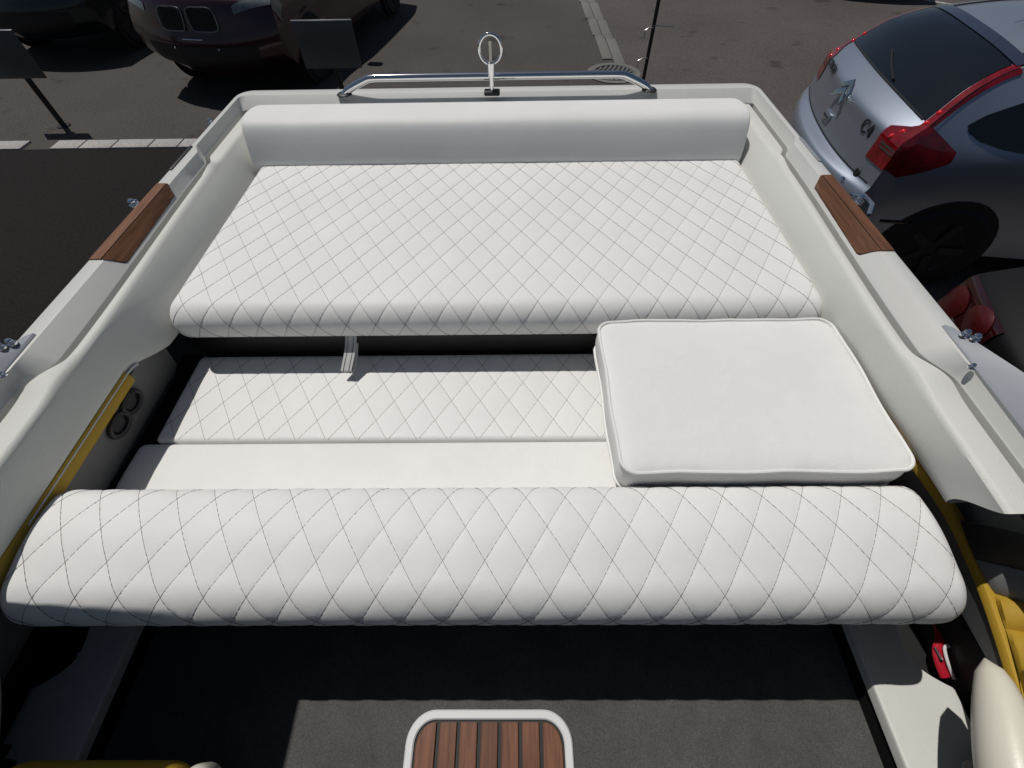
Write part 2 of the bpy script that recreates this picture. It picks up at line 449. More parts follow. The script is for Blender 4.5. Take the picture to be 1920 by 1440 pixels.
def text_mesh(txt, size, depth):
    cu = bpy.data.curves.new('lettering', 'FONT'); cu.body = txt; cu.size = size; cu.extrude = depth; cu.align_x = 'CENTER'; cu.align_y = 'CENTER'
    o = bpy.data.objects.new('lettering', cu); COL.objects.link(o)
    dg = bpy.context.evaluated_depsgraph_get(); dg.update()
    me = bpy.data.meshes.new_from_object(o.evaluated_get(dg)); bpy.data.objects.remove(o); return me

HATCH_C = [(.10, .30), (.02, .42), (-.01, .60), (.01, .67), (.085, .70), (.10, .725), (.125, .90), (.14, 1.0), (.275, 1.105), (.45, 1.275), (.66, 1.375), (1.1, 1.44), (1.9, 1.46), (2.5, 1.37), (3.25, 1.0), (3.85, .86), (4.2, .65), (4.22, .32)]
HATCH_E = [(.34, .80, .30), (.20, .85, .42), (.17, .865, .60), (.18, .86, .67), (.20, .855, .71), (.205, .85, .735), (.225, .835, .90), (.24, .825, .985), (.345, .785, 1.075), (.50, .70, 1.235), (.71, .61, 1.335), (1.1, .58, 1.395), (1.9, .57, 1.41), (2.55, .56, 1.33), (3.2, .72, .98), (3.8, .76, .82), (4.02, .76, .62), (4.05, .76, .32)]
HATCH_SB = [.36, .37, .38, .39, .40, .41, .43, .46, .55, .75, .95, 1.2, 1.9, 2.6, 3.2, 3.7, 3.95, 4.05]

def hatchback(loc, rz, label, paint, group=None, detail=True):
    t = thing('parked_car', label, 'car', loc, rz, group)
    c = Car(HATCH_C, HATCH_E, HATCH_SB)
    c.body(paint, t)
    bm = bmesh.new()
    c.patch(bm, c.top, 8.04, 9.95, -.925, .925, 16, 20, .005); obj('rear_window', bm, M['glass'], t)
    bm = bmesh.new()
    c.patch(bm, c.top, 9.97, 10.22, -.97, .97, 4, 20, .010); obj('spoiler', bm, M['blackpaint'] if not detail else mat('spoiler_blue', (.05, .06, .10), .3, metal=.5, coat=1), t)
    for sg in ((1, -1) if detail else ()):
        # tail lamp: broad block at the corner, tapering up beside the window
        bm = bmesh.new()
        def lampt(a, b, sg=sg):
            w_ = 5.55 + 4.5*a; lo = .77 + .02*a if a < .38 else .778 + min(1, (a-.38)/.10)*.16
            return w_, sg*(lo + (1.0-lo)*b)
        c.patch(bm, c.top, 0, 0, 0, 0, 24, 6, .007, lampt)
        def side_at(s_, z_, sg=sg):
            lo, hi = 4.6, 10.5
            for _ in range(26):
                m_ = (lo+hi)/2; e_ = c.interp(c.E, m_); v_ = (e_.z-z_)/(e_.z-c.zb)
                p = c.side(m_, v_, sg)
                if p.x < s_ or v_ < 0: lo = m_
                else: hi = m_
            return m_, max(0, v_)
        rws = []
        for i in range(15):
            a_ = i/14; row = []
            e_ = c.interp(c.E, 5.6 + 2.45*a_)
            p1 = Vector((.30 + .255*min(1, a_*1.35), 0, .80 + .16*a_ - .02*math.sin(PI*a_)))
            for j in range(11):
                b_ = j/10; s2 = e_.x + (p1.x-e_.x)*b_; z2 = e_.z + (p1.z-e_.z)*b_
                if j == 0: p, n = c.frame(c.top, 5.6 + 2.45*a_, sg*1.0, .007)
                else:
                    m_, v_ = side_at(s2, z2); p, n = c.frame(lambda w_, q_, sg=sg: c.side(w_, q_, sg), m_, v_, .009)
                row.append(p)
            rws.append(row)
        grid(bm, rws)
        c.patch(bm, lambda w_, v_, sg=sg: c.side(w_, v_, sg), 8.0, 10.05, 0, .022, 20, 2, .007)
        tl = obj('tail_light', bm, M['lens'] if detail else M['lens_shaded'], t)
        if detail:
            for w_, q0 in ((6.1, .83), (6.35, .83)):
                bm = bmesh.new(); c.patch(bm, c.top, w_, w_+.10, sg*q0, sg*1.0, 3, 6, .010)
                obj('reflector_strip', bm, M['lens_grey'], tl)
            for w_, q in ((7.35, .9), (8.0, .955), (8.35, .955), (6.9, .87)):
                bm = bmesh.new(); p, n = c.frame(c.top, w_, sg*q, .012); r = bmesh.ops.create_uvsphere(bm, u_segments=10, v_segments=6, radius=.019); bmesh.ops.translate(bm, vec=p-n*.014, verts=r['verts'])
                obj('lamp_bulb', bm, M['lens_bright'], tl)
    for sg in (1, -1):
        # side glass
        bm = bmesh.new(); rws = []
        def pl(T, x):
            for (x0, z0), (x1, z1) in zip(T, T[1:]):
                if x <= x1: return z0 + (z1-z0)*(x-x0)/(x1-x0)
            return T[-1][1]
        LO = [(.55, 1.085), (.58, 1.055), (.66, 1.02), (.80, .99), (1.0, .97), (2.9, .95)]; UP = [(.55, 1.095), (.62, 1.14), (.80, 1.205), (1.1, 1.265), (1.9, 1.29), (2.4, 1.24), (2.9, .97)]
        for x in [.55, .565, .58, .60, .63, .66, .70, .75, .80, .88, .95, 1.05, 1.2, 1.35, 1.5, 1.7, 1.9, 2.1, 2.3, 2.5, 2.7, 2.88]:
            z0, z1 = pl(LO, x), pl(UP, x); rws.append([c.at(x, z0 + (z1-z0)*k/8, sg, .005) for k in range(9)])
        grid(bm, rws)
        obj('side_window', bm, M['glass'], t)
        if detail: wheel(t, .82, sg*.887, sg)
        if detail: wheel(t, 3.42, sg*.887, sg)
    if not detail: return t, c
    # bumper seam, lid seam
    bm = bmesh.new(); c.loop(bm, c.top, [(4.75, -.95+1.9*k/20) for k in range(21)], .005, .001, 6, False); obj('bumper_seam', bm, M['black'], t)
    # window bottom trim
    bm = bmesh.new(); c.loop(bm, c.top, [(8.02, -.9+1.8*k/20) for k in range(21)], .006, .004, 6, False); obj('window_seal', bm, M['rubber'], t)
    # handle recess with key flap
    p, n = c.frame(c.top, 5.9, -.06, .006)
    def basis(w_, q, off):
        p, n = c.frame(c.top, w_, q, off); xa = (c.top(w_, q-.02) - c.top(w_, q+.02)).normalized(); ya = n.cross(xa).normalized(); xa = ya.cross(n)
        return Matrix(((xa.x, ya.x, n.x, p.x), (xa.y, ya.y, n.y, p.y), (xa.z, ya.z, n.z, p.z), (0, 0, 0, 1)))
    bm = bmesh.new(); prism(bm, rrect(-.07, .07, -.03, .035, .025), -.004, .006, .003); hn = obj('lid_handle', bm, M['silver'], t); hn.matrix_local = basis(5.42, .04, .006)
    bm = bmesh.new(); prism(bm, rrect(-.06, .06, -.026, -.006, .009), .0045, .009, .002); o = obj('handle_grip', bm, M['chrome'], hn)
    bm = bmesh.new(); prism(bm, rrect(-.055, .055, -.004, .006, .004), .0055, .0075); o = obj('handle_slot', bm, M['black'], hn)
    # double chevron
    for dy in (0, -.058):
        bm = bmesh.new()
        for sgx in (-1, 1):
            prism(bm, [(0, .062+dy), (sgx*.098, -.0+dy), (sgx*.098, -.034+dy), (0, .024+dy)][::sgx], 0, .010, .003)
        o = obj('chevron', bm, M['badge'], t); o.matrix_local = basis(6.93, .0, .006)
    def word(txt, size, w_, q, nm):
        me = text_mesh(txt, size, .002); me.materials.append(M['letter'])
        o = bpy.data.objects.new(nm, me); link(o, t); o.matrix_local = basis(w_, q, .006)
    word('CITRO\u00cbN', .062, 6.82, .56, 'maker_lettering')
    word('C4', .115, 6.35, -.60, 'model_lettering')
    bm = bmesh.new(); lathe(bm, [(0, .006), (.024, .006), (.03, .0)], 20); o = obj('parking_sensor', bm, M['black'], t); o.matrix_local = basis(4.9, -.80, .004)
    # wiper
    bm = bmesh.new(); c.loop(bm, c.top, [(8.15 + .35*k/10, .45*(k/10) - .28) for k in range(11)], .008, .014, 6, False); obj('wiper', bm, M['black'], t)
    # antenna
    p, n = c.frame(c.top, 10.75, .0, .0)
    bm = bmesh.new(); tube(bm, [p, p+Vector((.03, 0, .02))], lambda u: .03-.018*u, 10); tube(bm, [p+Vector((.02, 0, .015)), p+Vector((-.17, 0, .20))], .004, 6); obj('antenna', bm, M['black'], t)
    bm = bmesh.new(); c.loop(bm, c.top, [(10.25+3.0*k/24, .80) for k in range(25)], .007, .002, 6, False); c.loop(bm, c.top, [(10.25+3.0*k/24, -.80) for k in range(25)], .007, .002, 6, False); obj('roof_trim', bm, M['rubber'], t)
    # cabin shapes seen through the glass are below it
    bm = bmesh.new(); box(bm, (.48, -.885, .5), (.2, .015, .02), .004); obj('reflector', bm, M['lens_shaded'], t)
    bm = bmesh.new(); box(bm, (1.35, -.892, .90), (.20, .02, .028), .008); obj('door_handle', bm, M['chrome'], t)
    bm = bmesh.new(); box(bm, (1.35, .892, .90), (.20, .02, .028), .008); obj('door_handle', bm, M['chrome'], t)
    return t, c

CA = -math.radians(8.85)
hatchback((2.31, 3.71, 0), CA, 'silver hatchback seen from behind with tall red tail lights and chevron badge on its lid', M['silver'])

# a second vehicle beside it, in shade: only its lamp corner shows past the gunwale
def dark_neighbour():
    t, c = hatchback((1.74, .84, 0), CA, 'black car in deep shade with a red tail light just beyond the right gunwale', M['blackpaint'], None, False)
    bm = bmesh.new(); c.patch(bm, c.top, 5.3, 7.1, .52, .985, 12, 12, .008); tl = obj('tail_light', bm, M['lens_shaded'], t)
    for w_, q in ((6.45, .66), (6.0, .88)):
        bm = bmesh.new()
        grid(bm, [[c.frame(c.top, w_ + .62*r*math.cos(2*PI*k/20), q + .105*r*math.sin(2*PI*k/20), .012 + .014*(1-r*r))[0] for k in range(20)] for r in (.02, .4, .7, .9, 1.0)], close_v=True)
        obj('round_lens', bm, M['lens_mid_shaded'], tl)
    for q0, q1 in ((.54, .68), (.73, .87)):
        bm = bmesh.new(); c.patch(bm, c.top, 5.45, 5.75, q0, q1, 3, 5, .012); obj('clear_strip', bm, M['lens_grey'], tl)
    return t
dark_neighbour()

SUV_C = [(.14, .28), (.0, .45), (-.02, .62), (.01, .74), (.07, 1.0), (.25, 1.09), (.8, 1.16), (1.3, 1.22), (1.9, 1.55), (2.25, 1.69), (3.2, 1.73), (4.2, 1.66), (4.65, 1.2), (4.75, .8), (4.7, .35)]
SUV_E = [(.50, .80, .30), (.28, .90, .45), (.24, .93, .62), (.26, .935, .75), (.34, .90, .94), (.55, .88, 1.01), (.95, .86, 1.09), (1.36, .84, 1.13), (1.86, .71, 1.46), (2.2, .64, 1.62), (3.2, .62, 1.66), (4.2, .62, 1.58), (4.55, .8, 1.15), (4.6, .88, .8), (4.5, .85, .35)]
SUV_SB = [.50, .5, .52, .55, .62, .75, 1.0, 1.3, 1.9, 2.3, 3.2, 4.0, 4.3, 4.4, 4.45]
def suv(loc, rz, label, paint, kidney=True):
    t = thing('parked_car', label, 'car', loc, rz)
    c = Car(SUV_C, SUV_E, SUV_SB, .94, .27, .9); c.body(paint, t)
    bm = bmesh.new(); c.patch(bm, c.top, 7.05, 8.9, -.9, .9, 12, 14, .005); obj('windscreen', bm, M['glass'], t)
    bm = bmesh.new(); c.patch(bm, c.top, .6, 1.9, -.75, .75, 6, 14, .005); obj('lower_grille', bm, M['black'], t)
    for sg in (1, -1):
        bm = bmesh.new(); f = lambda w_, v_, sg=sg: c.side(w_, v_, sg)
        c.patch(bm, c.top, 0, 0, 0, 0, 8, 8, .006, lambda a, b: (3.55+.35*b+(.25+.55*b)*a, sg*(.60+.40*b)))
        c.patch(bm, f, 0, 0, 0, 0, 8, 6, .006, lambda a, b: (3.7+1.0*a, .22*b*(1-.3*a))); obj('headlight', bm, M['headlight'], t)
        bm = bmesh.new(); c.patch(bm, f, 0, 0, 0, 0, 16, 6, .005, lambda a, b: (7.8+3.2*a, .06+.25*b*min(1, .2+3*a))); obj('side_window', bm, M['glass'], t)
        wheel(t, .95, sg*.935, sg, .36); wheel(t, 3.85, sg*.935, sg, .36)
        bm = bmesh.new(); box(bm, (1.85, sg*1.03, 1.16), (.14, .20, .15), .04, None, 3); obj('wing_mirror', bm, paint, t)
        if kidney:
            q0, q1 = sg*.035, sg*.37
            bm = bmesh.new(); c.patch(bm, c.top, 3.02, 3.72, q0, q1, 8, 6, .006); gr = obj('grille', bm, M['black'], t)
            bm = bmesh.new()
            loop = [(3.0, q0+(q1-q0)*u) for u in (.2, .5, .8)] + [(3.12, q1), (3.4, q1*1.03), (3.64, q1)] + [(3.74, q0+(q1-q0)*u) for u in (.82, .5, .18)] + [(3.64, q0), (3.4, q0), (3.12, q0+.02*sg)]
            pts = [c.frame(c.top, a, b, .008)[0] for a, b in loop]; pts = catmull(pts + [pts[0]], 4)[:-1]
            tube(bm, pts, .009, 8, True); obj('grille_frame', bm, M['dim_chrome'], gr)
            for k in range(8):
                bm = bmesh.new(); q = q0 + (q1-q0)*(k+.8)/9
                c.loop(bm, c.top, [(3.04+.66*u/6, q) for u in range(7)], .006, .010, 6, False); obj('grille_bar', bm, M['rubber'], gr)
    if kidney:
        p, n = c.frame(c.top, 4.55, 0, .006); xa = Vector((0, 1, 0)); ya = n.cross(xa).normalized()
        mx = Matrix(((xa.x, ya.x, n.x, p.x), (xa.y, ya.y, n.y, p.y), (xa.z, ya.z, n.z, p.z), (0, 0, 0, 1)))
        bm = bmesh.new(); lathe(bm, [(.0, .006), (.026, .006), (.03, .009), (.041, .008), (.042, 0)], 28); b = obj('bonnet_badge', bm, M['chrome'], t); b.matrix_local = mx
        bm = bmesh.new(); lathe(bm, [(0, .0075), (.026, .0075), (.026, .005)], 24); obj('badge_centre', bm, mat('badge_blue', (.05, .12, .35), .3), b)
        for sg, w_ in ((1, 1.75), (-1, 1.75)):
            bm = bmesh.new(); p, n = c.frame(c.top, w_, sg*.30, .012); r = bmesh.ops.create_uvsphere(bm, u_segments=10, v_segments=6, radius=.014); bmesh.ops.translate(bm, vec=p, verts=r['verts']); obj('parking_sensor', bm, M['steel'], t)
        bm = bmesh.new(); c.loop(bm, c.top, [(2.45, -.14+.28*k/6) for k in range(7)], .006, .01, 6, False); obj('bumper_strip', bm, M['chrome'], t)
    return t
suv((-3.66, 6.2, 0), math.radians(90-10), 'dark maroon car with twin chrome framed grilles, its nose towards the boat', M['maroon'])
suv((-6.75, 7.6, 0), math.radians(90-6), 'dark teal car almost wholly in shadow at the far left, behind the sunlit sign', M['teal'], False)
hatchback((6.15, 10.15, 0), math.radians(70), 'black car of which only the low rear edge shows beyond the silver hatchback', M['blackpaint'], None, False)

# ------------------------------------------------------------------ the boat
XB = -.072
GZ = CH - .73                 # gunwale level
PADZ = CH - .84; SEATZ = CH - 1.04; FLZ = CH - 1.32
boat = thing('motor_boat', 'white open motor boat with teak gunwale inlays and chrome stern rail', 'boat', (XB, 0, 0))
def smooth(a, b, x):
    t = min(1, max(0, (x-a)/(b-a))); return t*t*(3-2*t)
OUT, YS = 1.06, 2.065         # half beam at the gunwale, stern line
def groove(y):                # half width of the joint between gunwale and coaming
    return 1.026 - .027*smooth(1.60, 1.53, y) - .027*smooth(1.5, .66, y) + .038*smooth(.655, .565, y)
def crest(y): return .957 - .027*smooth(1.5, .66, y)
ys = sorted([-1.6 + 1.9*i/12 for i in range(12)] + [.30 + .005*i for i in range(0, 90)] + [.75 + .75*i/16 for i in range(16)] + [1.51 + .005*i for i in range(0, 22)] + [1.63 + .08*i for i in range(0, 4)] + [1.92])
YC = 1.95
def sweep(fn_side, fn_stern, z, rc):
    """one longitudinal line of a section swept round port side, stern, starboard side"""
    path = []
    for y in ys: path.append(Vector((-fn_side(y), y, z)))
    xs, yst = fn_side(1.92), fn_stern
    r = max(rc, .004)
    for k in range(9):
        a = PI - PI/2*k/8; path.append(Vector((-xs + r + r*math.cos(a), yst - r + r*math.sin(a), z)))
    for k in range(1, 12): path.append(Vector((-(xs-r) + 2*(xs-r)*k/12, yst, z)))
    for k in range(9):
        a = PI/2 - PI/2*k/8; path.append(Vector((xs - r + r*math.cos(a), yst - r + r*math.sin(a), z)))
    for y in reversed(ys): path.append(Vector((fn_side(y), y, z)))
    return path
def fold(y): return max(1.016, groove(y)+.014)
rows = [sweep(lambda y: OUT+.004, YS+.004, GZ-.13, .075), sweep(lambda y: OUT+.012, YS+.012, GZ-.055, .075), sweep(lambda y: OUT+.010, YS+.010, GZ-.040, .075),
        sweep(lambda y: OUT-.002, YS-.002, GZ-.036, .07), sweep(lambda y: OUT-.003, YS-.003, GZ-.010, .07), sweep(lambda y: OUT-.006, YS-.006, GZ-.003, .066), sweep(lambda y: OUT-.012, YS-.012, GZ, .06),
        sweep(lambda y: fold(y)+.003, YS-.045, GZ, .03), sweep(lambda y: fold(y)-.004, YS-.055, GZ-.0015, .025),
        sweep(lambda y: groove(y)+.004, YS-.10, GZ-.035, .012), sweep(lambda y: groove(y)+.001, YS-.103, GZ-.039, .01), sweep(lambda y: groove(y), YS-.104, GZ-.095, .01)]
bm = bmesh.new(); grid(bm, rows); gun = obj('gunwale', bm, M['gel'], boat, 28)
rows = [sweep(lambda y: groove(y)-.001, YS-.105, GZ-.082, .01), sweep(lambda y: groove(y)-.004, YS-.108, GZ-.074, .01), sweep(lambda y: groove(y)-.010, YS-.111, GZ-.074, .01), sweep(lambda y: groove(y)-.016, YS-.115, GZ-.082, .01)]
bm = bmesh.new(); grid(bm, rows); obj('joint_seal', bm, M['grey_seal'], boat)
# hull below
def hull(y):  # half width scale forward
    return 1.0
bm = bmesh.new(); rws = []
for dz, k in ((-.12, 1.0), (-.35, 1.015), (-.60, 1.055), (-.90, .96), (-1.35, .45), (-1.62, .03)):
    rws.append(sweep(lambda y, k=k: (OUT+.003)*k, YS + .003 - (1-k)*.12, GZ+dz, .07*k))
grid(bm, rws); obj('hull', bm, M['gel'], boat, 30)

# coaming: crest, wall, lower return
WB = CH - .885
def wallfoot(y): return .905 + .018*smooth(.9, .72, y) 
def wallz(y): return PADZ - .085 + .055*smooth(.86, .70, y)
YE = .24                      # coaming ends here, padded side panel forward of it
for sg in (-1, 1):
    bm = bmesh.new()
    ye = YE if sg > 0 else -.60; yy = [y for y in ys if y > ye-.001] + [1.95]
    sec = []
    for y in yy:
        g = groove(min(y, 1.92)); f = wallfoot(y) + (.016*smooth(.62, .30, y) if sg > 0 else 0); zb = wallz(y); top = GZ-.037
        lip = .008*math.exp(-((y-1.52)/.03)**2) + .010*math.exp(-((y-.60)/.05)**2)
        s_ = [(g-.0125, GZ-.095), (g-.0125, GZ-.052), (g-.016, top-.004+lip), (g-.023, top+lip)]
        x1 = crest(y); s_ += [(x1+.012, top-.001+lip*.6), (x1+.004, top-.004+lip*.3), (x1, top-.010)]
        for k in range(1, 11):
            u = k/10; s_.append((x1 + (f-x1)*(.30*u + .70*math.sin(u*PI/2)), top-.010 + (zb-(top-.010))*(.60*u + .40*u*u)))
        s_ += [(f+.004, zb-.012), (f+.016, zb-.016), (f+.05, zb-.010)]
        fwd = smooth(.75, YE, y) if sg > 0 else 0
        sec.append([Vector((sg*a_, y - fwd*.02 + fwd*.07*smooth(GZ-.03, zb, z_), z_)) for a_, z_ in s_])
    V = grid(bm, sec)
    obj('coaming', bm, M['coam'], boat, 40)
# light piping under the coaming edge
for sg in (-1, 1):
    if sg > 0: continue
    bm = bmesh.new(); tube(bm, [Vector((sg*(wallfoot(y)-.0015), y, wallz(y)-.0125)) for y in [.31 + (.74-.31)*k/20 for k in range(21)]], .003, 8); obj('piping', bm, M['whitep'], boat)
# stern bulkhead behind the backrest and corner returns
bm = bmesh.new(); box(bm, (0, 1.955, GZ-.22), (1.99, .03, .36)); obj('transom_panel', bm, M['coam'], boat)

# padded side panel forward of the coaming (dark, grey, yellow upholstery)
def sc_(p, h0, h): return (p[0]*h/h0 + .072, p[1]*h/h0, h)
FT = [sc_(p, .88, h) for p, h in (((.876, .311), .93), ((.86, .235), .97), ((.856, .177), .985), ((.84, .12), .985), ((.809, .029), .985), ((.79, -.20), .99))]
TP = [sc_(p, .80, h) for p, h in (((.893, .258), .85), ((.85, .196), .92), ((.817, .147), .96), ((.789, .105), .975), ((.744, .039), .975), ((.73, -.15), .98))]
for sg in (1,):
    for k, (m, nm, bulge) in enumerate((('black', 'dark_pad', .006), ('grey_vinyl', 'grey_pad', .008), ('yellow', 'yellow_pad', .014), ('yellow', 'yellow_pad', .014), ('yellow', 'yellow_pad', .014))):
        bm = bmesh.new(); rws = []
        f0, f1, t0, t1 = [Vector((p[0], p[1], CH-p[2])) for p in (FT[k], FT[k+1], TP[k], TP[k+1])]
        t0 = t0 + (t0-f0)*1.3; t1 = t1 + (t1-f1)*1.3
        nrm = (f1-f0).cross(t0-f0).normalized()
        if nrm.z < 0: nrm = -nrm
        for i in range(9):
            a_ = i/8; row = []
            for j in range(13):
                b_ = j/12; p = f0.lerp(f1, a_).lerp(t0.lerp(t1, a_), b_)
                p = p + nrm*bulge*(math.sin(PI*a_)**.5)*min(1, (b_+.03)*8)
                row.append(Vector((sg*p.x, p.y, p.z)))
            rws.append(row)
        grid(bm, rws); obj(nm, bm, M[m], boat)
LEDGE = [0.926, 0.944, 0.971, 1.002, 1.016, 1.018, 0.992, 0.966]
# side lining under the coaming: yellow ledge, grey lining, dark bottom
for sg in (-1, 1):
    # path of the ledge: forward of the bolster it drops and runs further outboard
    LT = [(-.60, .98, .99), (-.2, .975, .99), (.009, LEDGE[7], .99), (.091, LEDGE[6], .99), (.205, LEDGE[5], .985), (.282, LEDGE[4], .97), (.343, LEDGE[3], .945), (.387, LEDGE[2], .918), (.425, LEDGE[1], .895), (.46, .925, .882), (.62, .925, .88), (.90, .925, .88)]
    def led(y):
        if sg < 0: return .926, .875
        for (y0, x0_, h0), (y1, x1_, h1) in zip(LT, LT[1:]):
            if y <= y1:
                t = (y-y0)/(y1-y0); return x0_+(x1_-x0_)*t, h0+(h1-h0)*t
        return .925, .88
    def ledsm(y): 
        q_ = [led(y+d*.02) for d in (-2, -1, 0, 1, 2)]; return sum(a_[0] for a_ in q_)/5, sum(a_[1] for a_ in q_)/5
    yy = [-.6 + .02*k for k in range(66)]
    off = ((.022, 0), (.006, .004), (-.004, 0), (-.008, -.010), (-.008, -.030), (-.004, -.037), (.012, -.041)) if sg < 0 else ((.030, -.004), (.020, 0), (.010, .0015), (.003, -.001), (.0, -.006), (.0, -.016), (.004, -.020), (.014, -.022))
    bm = bmesh.new(); grid(bm, [[Vector((sg*(ledsm(y)[0]+a_), y, CH-ledsm(y)[1]+z_)) for y in yy] for a_, z_ in off]); obj('yellow_ledge', bm, M['yellow'], boat)
    yy = [-.6 + .05*k for k in range(31)]; yy = [y for y in yy if y < .90]
    bm = bmesh.new(); grid(bm, [[Vector((sg*(ledsm(y)[0]+a_), y, CH-max(hh, ledsm(y)[1]+.015+k*.02))) for y in yy] for k, (a_, hh) in enumerate(((.004, .90), (.012, .95), (.026, 1.03), (.048, 1.06), (.062, 1.085)))]); obj('side_lining', bm, M['lining'], boat)
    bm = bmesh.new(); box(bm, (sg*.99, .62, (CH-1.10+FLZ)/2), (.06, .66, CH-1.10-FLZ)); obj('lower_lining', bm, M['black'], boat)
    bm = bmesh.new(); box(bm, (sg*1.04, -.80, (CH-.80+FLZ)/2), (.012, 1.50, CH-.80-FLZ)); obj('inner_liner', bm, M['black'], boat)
# front face of the engine box under the sun pad
bm = bmesh.new(); box(bm, (0, .96, (PADZ-.06+FLZ)/2), (1.82, .10, PADZ-.06-FLZ), .012); obj('engine_box', bm, M['dark_vinyl'], boat)
bm = bmesh.new(); box(bm, (0, 1.40, PADZ-.155), (1.80, .80, .09), .01); obj('pad_base', bm, M['dark_vinyl'], boat)
# bench base under seat and backrest
bm = bmesh.new(); box(bm, (0, .63, (SEATZ-.10+FLZ)/2), (1.72, .52, SEATZ-.10-FLZ), .01); obj('bench_base', bm, M['black_vinyl'], boat)
bm = bmesh.new(); box(bm, (0, .30, (CH-1.06+FLZ)/2), (1.70, .10, CH-1.06-FLZ), .01); obj('backrest_base', bm, M['black_vinyl'], boat)
# floor
bm = bmesh.new(); box(bm, (0, -.2, FLZ-.02), (1.84, 2.3, .04)); obj('cockpit_floor', bm, M['carpet'], boat)
# round black loop emblem pair on the left lining
for k, (yy_, zz_) in enumerate(((.655, CH-.945), (.59, CH-.95))):
    bm = bmesh.new()
    pts = [Vector((-.931, yy_ + .034*math.cos(2*PI*i/28), zz_ + .022*math.sin(2*PI*i/28))) for i in range(28)]
    tube(bm, pts, .007, 8, True); ring = obj('speaker_ring', bm, M['rubber'], boat)
    bm = bmesh.new(); lathe(bm, [(0, .006), (.02, .006), (.024, 0)], 24, 'X', (-.938, yy_, zz_)); obj('speaker_cone', bm, M['black'], ring)

# side steps with storage pocket (mirrored)
ST = CH - 1.235
for sg in (-1, 1):
    L0 = .880
    bm = bmesh.new()
    # outline with the curved pocket cut-out
    cut = [(p.x, p.y) for p in catmull([(.998, .30), (.997, .20), (.986, .135), (.990, .107), (1.008, .083), (1.035, .063), (1.062, .048)], 4)]
    poly = [(L0, -.9), (L0, .42), (.998, .42)] + cut + [(1.062, -.9)]
    poly = [(sg*a_, b_) for a_, b_ in poly]
    if sg > 0: poly = poly[::-1]
    prism(bm, poly, ST-.03, ST, .007, 3); obj('side_step', bm, M['coam'], boat)
    bm = bmesh.new(); box(bm, (sg*(L0+.05), -.24, (FLZ+ST-.03)/2), (.09, 1.30, ST-.03-FLZ)); obj('step_riser', bm, M['darkcarpet'], boat)
    # pocket floor and outer rim
    bm = bmesh.new(); box(bm, (sg*(L0+.155), .10, ST-.07), (.19, .60, .01)); obj('pocket_floor', bm, M['black'], boat)
    bm = bmesh.new(); box(bm, (sg*1.098, .0, (CH-1.15+ST-.1)/2), (.02, .9, CH-1.15-ST+.1)); obj('pocket_side', bm, M['black'], boat)
    bm = bmesh.new(); box(bm, (sg*(L0+.10), -.03, ST-.055), (.30, .012, .09)) if False else box(bm, (sg*(L0+.13), .385, (CH-1.0+FLZ)/2), (.25, .02, CH-1.0-FLZ)); obj('pocket_end', bm, M['black'], boat)
    # arm rest pad beside the front seat
    bm = bmesh.new(); n = 30; rws = []
    for i in range(n+1):
        u = i/n; y = .088 - .60*u
        r = math.sqrt(max(0, 1-(1-min(1, u/.34))**2)) if u < .34 else (1 if u < .85 else math.sqrt(max(0, 1-((u-.85)/.15)**2)))
        r = max(r, .02)
        cx = .958 - .078*smooth(-.05, .42, u)
        rws.append([Vector((sg*(cx + .050*r*math.cos(2*PI*k/24)), y, CH-1.0 + .05*r*math.sin(2*PI*k/24))) for k in range(24)])
    V = grid(bm, rws, close_v=True); fan(bm, V[0]); fan(bm, V[-1]); ar = obj('armrest', bm, M['cream'], boat, 60)
    bm = bmesh.new(); box(bm, (sg*.965, -.30, CH-1.11), (.03, .46, .14), .01); obj('armrest_base', bm, M['black'], ar)

# teak inlays
def inlay(sg, y0, y1):
    N = 16
    def surf(xx, y):
        fo, g = fold(y)-.004, groove(y)+.004
        return GZ if xx > fo else GZ - .0015 - (fo-xx)/(fo-g)*.0335
    for (xa, xb, e0, e1, m, lift) in ((1.048, 1.0175, 0, .0, M['teak'], .0035), (1.0135, .979, .035, -.055, M['teak'], .0035), (1.050, .977, .03, -.05, M['black'], .0015)):
        bm = bmesh.new(); rws = []
        for i in range(N+1):
            f = i/N; top, bot = [], []
            for u in range(7):
                xx = xa + (xb-xa)*u/6
                k = u/6 if e0 and lift > .002 else max(0, (1.016-xx)/.036)
                ya, yb = y0 + e0*k, y1 + e1*k
                y = ya + (yb-ya)*f
                if xx < groove(y)+.006: xx = groove(y)+.006
                z = surf(xx, y)
                top.append(Vector((sg*xx, y, z+lift))); bot.append(Vector((sg*xx, y, z-.002)))
            rws.append([bot[0]] + top + [bot[-1]])
        V = grid(bm, rws); bm.faces.new(V[0]); bm.faces.new(V[-1])
        obj('teak_plank' if lift > .002 else 'caulking', bm, m, gun, 25)
for sg in (-1, 1): inlay(sg, .962, 1.335)
# slot trims on the gunwale
for sg in (-1, 1):
    bm = bmesh.new(); box(bm, (sg*1.046, 1.50, GZ+.0015), (.010, .16, .005), .002); obj('slot_trim', bm, M['wing'] if sg > 0 else M['rubber'], boat)
